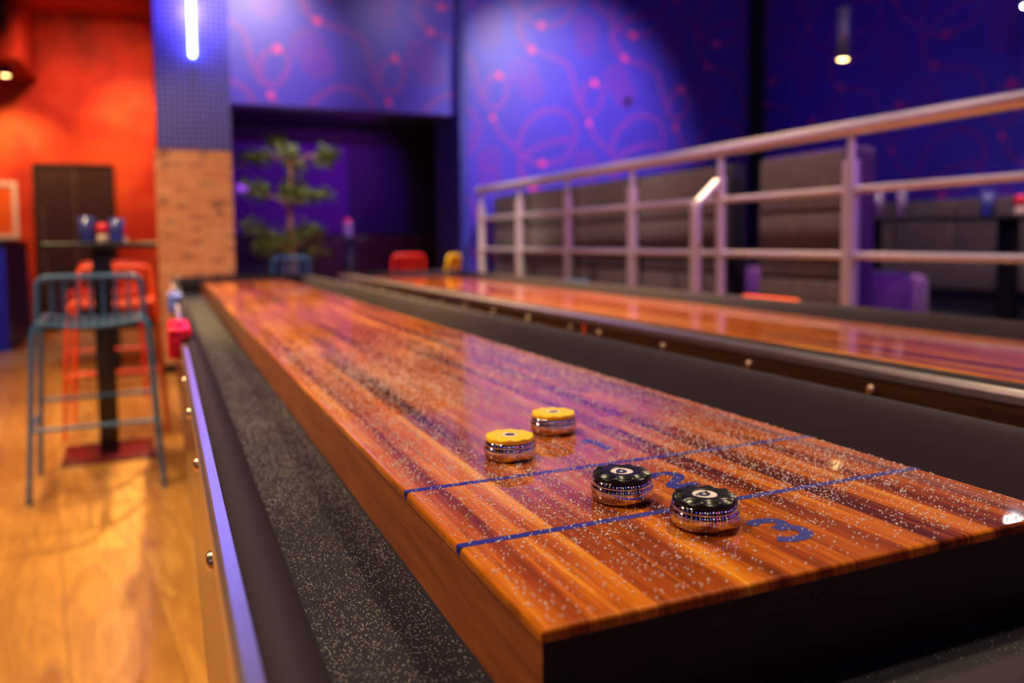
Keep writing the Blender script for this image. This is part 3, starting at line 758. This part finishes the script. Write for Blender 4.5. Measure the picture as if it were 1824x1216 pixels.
def dining(label, loc, tx, ty):
    t = thing('platform_table', label, 'table', loc, 0, 'black tables on the platform')
    MB().rbox((-tx,-ty,.722), (tx,ty,.75), .006).build('table_top', M['blackmetal'], t)
    MB().rbox((-.05,-.05,.01), (.05,.05,.722), .005).build('pedestal', M['blackmetal'], t)
    MB().rbox((-.25,-.25,0), (.25,.25,.014), .004).build('base_plate', M['blackmetal'], t)
dining('black table on the platform carrying three lilac glasses', (4.22,3.62,.42), .36, .40)
dining('black table on the platform carrying the red candle holder, cut by the picture edge', (5.05,3.22,.42), .33, .38)
for k, (x, y, lb) in enumerate(((4.02,3.47,'tall lilac glass closest to the tall railing post, first of three'), (4.16,3.50,'tall lilac glass standing in the middle of three on the platform table'), (4.30,3.44,'tall lilac glass furthest from the railing post among the three'))):
    tumbler((x,y,1.17), lb, M['lilac_glass'], .032, .19, 'tall lilac glasses on the platform table')
tumbler((4.92,3.28,1.17), 'blue tinted glass beside the red candle holder on the platform table', M['blue_glass'], .05, .17)
candle((5.02,3.12,1.17), 'red and pale candle holder on the platform table at the picture edge', 1.5)

# ------------------------------------------------------------------ lamps
def light(name, kind, loc, energy, col, size=.1, target=None, spot=None, blend=.6):
    l = bpy.data.lights.new(name, kind); l.energy = energy; l.color = col
    if kind == 'AREA': l.shape = 'DISK'; l.size = size
    else: l.shadow_soft_size = size
    if kind == 'SPOT': l.spot_size = math.radians(spot or 60); l.spot_blend = blend
    o = bpy.data.objects.new(name, l); COL.objects.link(o); o.location = loc
    if target is not None: o.rotation_euler = (Vector(target)-Vector(loc)).to_track_quat('-Z', 'Y').to_euler()
    return o
def pendant(loc, label, bulb, h=.40, rr=.04, group='slim cylinder pendants'):
    t = thing('pendant_lamp', label, 'pendant lamp', loc, 0, group)
    MB().lathe([(rr*.86,.012),(rr,.0),(rr,h),(0,h+.002)], n=24).build('lamp_tube', M['lamp_body'], t)
    MB().lathe([(0,.006),(rr*.86,.006)], n=24).build('lamp_bulb', bulb, t)
    MB().tube([(0,0,h),(0,0,ZC-loc[2])], .003, 6).build('cord', M['black'], t)
pendant((5.0,4.65,2.50), 'slim grey cylinder pendant with warm light hanging before the patterned wall', M['warm_bulb'], .42, .046)
extra = [((-1.0,1.6,3.0),'warm_bulb'), ((.3,-2.6,3.0),'warm_bulb'), ((-2.2,-1.8,2.7),'warm_bulb'), ((-3.0,1.2,2.8),'warm_bulb')]  # unseen pendants added so the chrome pucks have lamps to reflect
for k, (p, m_) in enumerate(extra):
    pendant(p, 'slim cylinder pendant added out of view for reflections in the pucks', M[m_], .3, .05, 'unseen pendants added for reflections')
t = thing('spotlight', 'bright white round spotlight at the upper picture edge', 'spotlight', (5.47,3.40,2.66))
b = MB(); b.lathe([(0,.0),(.052,.0)], n=24); b.build('lens', M['white_bulb'], t)
b = MB(); b.lathe([(.052,-.002),(.06,-.004),(.06,.13),(0,.132)], n=24); b.tube([(0,0,.13),(0,0,ZC-2.66)], .008, 8); b.build('housing', M['lamp_body'], t)
t.rotation_euler = (0,0,0)
# unseen upright neon tubes added around the camera, for streaks in the chrome
def added_neon(loc, mat, name_, ax=(0,1)):
    t = thing('added_neon_tube', name_, 'neon light', loc, 0, 'unseen neon tubes added for chrome reflections')
    MB().tube([(0,0,0),(0,0,1.5)], .032, 12).build('glass_tube', mat, t)
    b = MB()
    for z in (.2, 1.3): b.box((-.02-.06*(ax[0] > 0), -.02-.06*(ax[1] > 0), z), (.02, .02, z+.04)) if ax[0] >= 0 else b.box((-.02,-.02,z), (.08,.02,z+.04))
    b.build('bracket', M['blackmetal'], t)
lab = 'added upright neon tube for puck reflections, out of view behind the photographer'
for k, (x, m_) in enumerate(((-4.2,'added_warm'), (-3.2,'added_violet'), (-2.3,'added_white'), (-1.6,'added_warm'), (-.9,'added_blue'), (-.2,'added_white'), (.5,'added_magenta'), (1.1,'added_warm'), (1.9,'added_violet'), (3.0,'added_white'), (4.4,'added_magenta'), (5.6,'added_violet'))):
    added_neon((x,-3.42,1.35+.25*(k % 3)), M[m_], lab, (0,1))
for k, (y, m_) in enumerate(((-2.4,'added_blue'), (-.8,'added_warm'), (.8,'added_violet'), (2.4,'added_warm'), (4.4,'added_magenta'))):
    added_neon((-4.92,y,1.5), M[m_], 'added upright neon tube for puck reflections, out of view to the side of the photographer', (1,0))
for k, (y, m_) in enumerate(((-2.6,'added_white'), (-1.2,'added_violet'), (.2,'added_magenta'), (1.4,'added_white'))):
    added_neon((XR-.08,y,1.9), M[m_], 'added upright neon tube for puck reflections, out of view on the patterned side wall', (-1,0))
# neon on the column
t = thing('neon_tube', 'upright glowing blue neon tube on the blue panelled column', 'neon light', (.055,6.53,2.52))
MB().tube([(0,-.045,0),(0,-.045,.01),(0,-.045,1.35),(0,-.045,1.36)], [.015,.02,.02,.015], 14).build('glass_tube', M['neon'], t)
b = MB(); b.box((-.02,-.03,.1), (.02,0,.14)); b.box((-.02,-.03,1.2), (.02,0,1.24)); b.build('bracket', M['blackmetal'], t)
o = MB().lathe([(0,-.045),(.025,-.04),(.045,0),(.025,.04),(0,.045)], n=20).build('wall_beacon', M['redplastic'], loc=(-.30,10.44,3.82)); tag(o, 'small round red beacon high on the red wall beside the column', 'beacon')
o.location = (-.33,10.455,3.66)
b = MB(); b.lathe([(0,0),(.035,0),(.04,.03),(.03,.05),(0,.052)], n=24); b.v = [(x, -z, y) for x, y, z in b.v]
o = b.build('wall_sensor', M['black'], loc=(4.575,YB-.001,2.572)); tag(o, 'small round black sensor on the patterned wall', 'sensor')
t = thing('wall_lamp', 'small purple glowing lamp in the dark side room beside the tree', 'lamp', (.72,10.1,1.72))
MB().rbox((-.08,-.04,-.03), (.08,0,.03), .012).build('lamp_glass', M['purple_lamp'], t); MB().box((-.03,0,-.02), (.03,.07,.02)).build('bracket', M['black'], t)
t = thing('ceiling_spotlight', 'warm spotlight under the red soffit at the picture edge', 'spotlight', (-1.70,9.7,2.95))
MB().lathe([(.05,-.10),(.06,-.10),(.06,0),(0,0)], n=20).build('housing', M['blackmetal'], t); MB().lathe([(0,-.09),(.05,-.09)], n=20).build('lens', M['warm_bulb'], t)
o = MB().rbox((-.20,-.12,-.25), (.12,.12,.25), .02).box((-.06,-.03,.25), (-.02,.03,.28)).build('ceiling_loudspeaker', M['black'], loc=(-1.66,9.0,3.22)); tag(o, 'black loudspeaker hanging in the upper corner before the red soffit', 'loudspeaker')
o.location = (-1.70,9.06,3.44)

WARM = (1,.62,.30); WW = (1,.80,.60); VIO = (.45,.22,1); 
# warm key over the bar side: lights stools, floor, the playfield and its long side
light('key_lamp', 'SPOT', (-1.2,.9,4.0), 290, (1,.76,.50), .12, (.2,.8,.8), 70)
light('side_fill', 'SPOT', (-2.9,2.2,2.9), 200, (1,.72,.42), .15, (0,.9,.8), 46)  # added spot to lift the dim long side of the playfield
light('table_lamp', 'SPOT', (2.0,1.5,4.1), 460, (1,.76,.42), .12, (.5,1.2,.8), 70)
light('far_table_lamp', 'SPOT', (.4,5.6,4.2), 2200, (1,.68,.26), .1, (.85,3.7,.8), 44)
light('floor_lamp_light', 'SPOT', (-1.6,2.0,4.2), 680, (1,.72,.34), .5, (-1.3,2.6,0), 80)
light('floor_rear', 'SPOT', (-1.4,5.2,4.2), 480, (1,.64,.32), .3, (-.8,5.2,.4), 70)
light('stool_fill', 'SPOT', (-.7,3.2,4.2), 520, (1,.78,.55), .2, (-.48,4.7,.7), 24)  # added spot to brighten the orange stool
light('column_light', 'SPOT', (-.4,4.2,3.9), 330, (1,.74,.46), .1, (.05,6.5,.9), 46)
light('wall_wash_a', 'SPOT', (4.1,4.0,4.3), 900, (.92,.84,1), .04, (3.85,7.3,2.1), 52, 1)
light('wall_wash_b', 'SPOT', (.9,4.6,4.35), 560, (1,.80,.88), .05, (.5,7.4,2.75), 42, 1)
light('wall_wash_c', 'SPOT', (2.6,4.4,4.3), 170, (.75,.6,1), .05, (2.6,7.3,2.4), 60, 1)
light('wall_right_wash', 'SPOT', (4.4,2.6,4.3), 26, (.5,.42,1), .15, (6.3,4.2,2.4), 110, 1)
light('rail_light', 'SPOT', (1.3,2.4,4.2), 480, (1,.72,.66), .1, (2.7,2.9,1.0), 60)
light('rail_light_far', 'SPOT', (1.4,4.6,4.2), 330, (1,.72,.66), .1, (2.8,5.4,.9), 60)
light('platform_lamp', 'SPOT', (4.0,2.2,4.2), 420, (1,.72,.8), .05, (4.9,3.4,.8), 62)
light('violet_rail', 'SPOT', (3.7,-1.6,3.0), 320, (.42,.16,1), .1, (2.75,3.2,1.2), 34)
light('violet_fill', 'POINT', (3.0,1.5,4.1), 25, VIO, .05)
light('second_table_fill', 'SPOT', (2.3,3.2,4.1), 800, (1,.68,.30), .05, (1.4,2.8,.8), 55)  # added spot to brighten the wood of the second table
light('neon_glow', 'POINT', (.055,6.38,2.9), 18, (.26,.16,1), .03)
light('side_room_glow', 'SPOT', (2.1,8.3,2.42), 95, (.5,.06,1), .03, (1.1,10.2,1.5), 110)
light('tree_light', 'SPOT', (1.25,7.85,2.46), 38, (1,.86,.5), .02, (1.04,8.4,1.1), 90)
light('chair_light', 'SPOT', (1.6,4.6,4.2), 1100, (1,.85,.6), .05, (1.8,6.2,.8), 40)
light('red_wall_a', 'SPOT', (-1.0,8.6,3.5), 230, (1,.42,.20), .1, (-.7,10.5,2.0), 105, 1)
light('red_spot', 'SPOT', (-1.75,9.8,2.80), 90, (1,.62,.20), .05, (-1.78,10.45,1.8), 95, 1)
light('red_right', 'SPOT', (-.6,9.4,3.4), 160, (1,.60,.18), .08, (-.45,10.5,2.4), 60, 1)
light('counter_light', 'SPOT', (-2.2,7.2,3.8), 420, (.5,.5,1), .1, (-2.0,8.7,.6), 50)
w = bpy.data.worlds.new('world'); sc.world = w; w.use_nodes = True
w.node_tree.nodes['Background'].inputs[0].default_value = (.02,.015,.04,1); w.node_tree.nodes['Background'].inputs[1].default_value = .3

sc.view_settings.view_transform = 'Standard'; sc.view_settings.look = 'None'; sc.view_settings.exposure = 0; sc.view_settings.gamma = 1; sc.view_settings.use_curve_mapping = False
sc.cycles.use_denoising = True
sc.cycles.sample_clamp_indirect = 6
sc.cycles.blur_glossy = .2
sc.cycles.max_bounces = 8
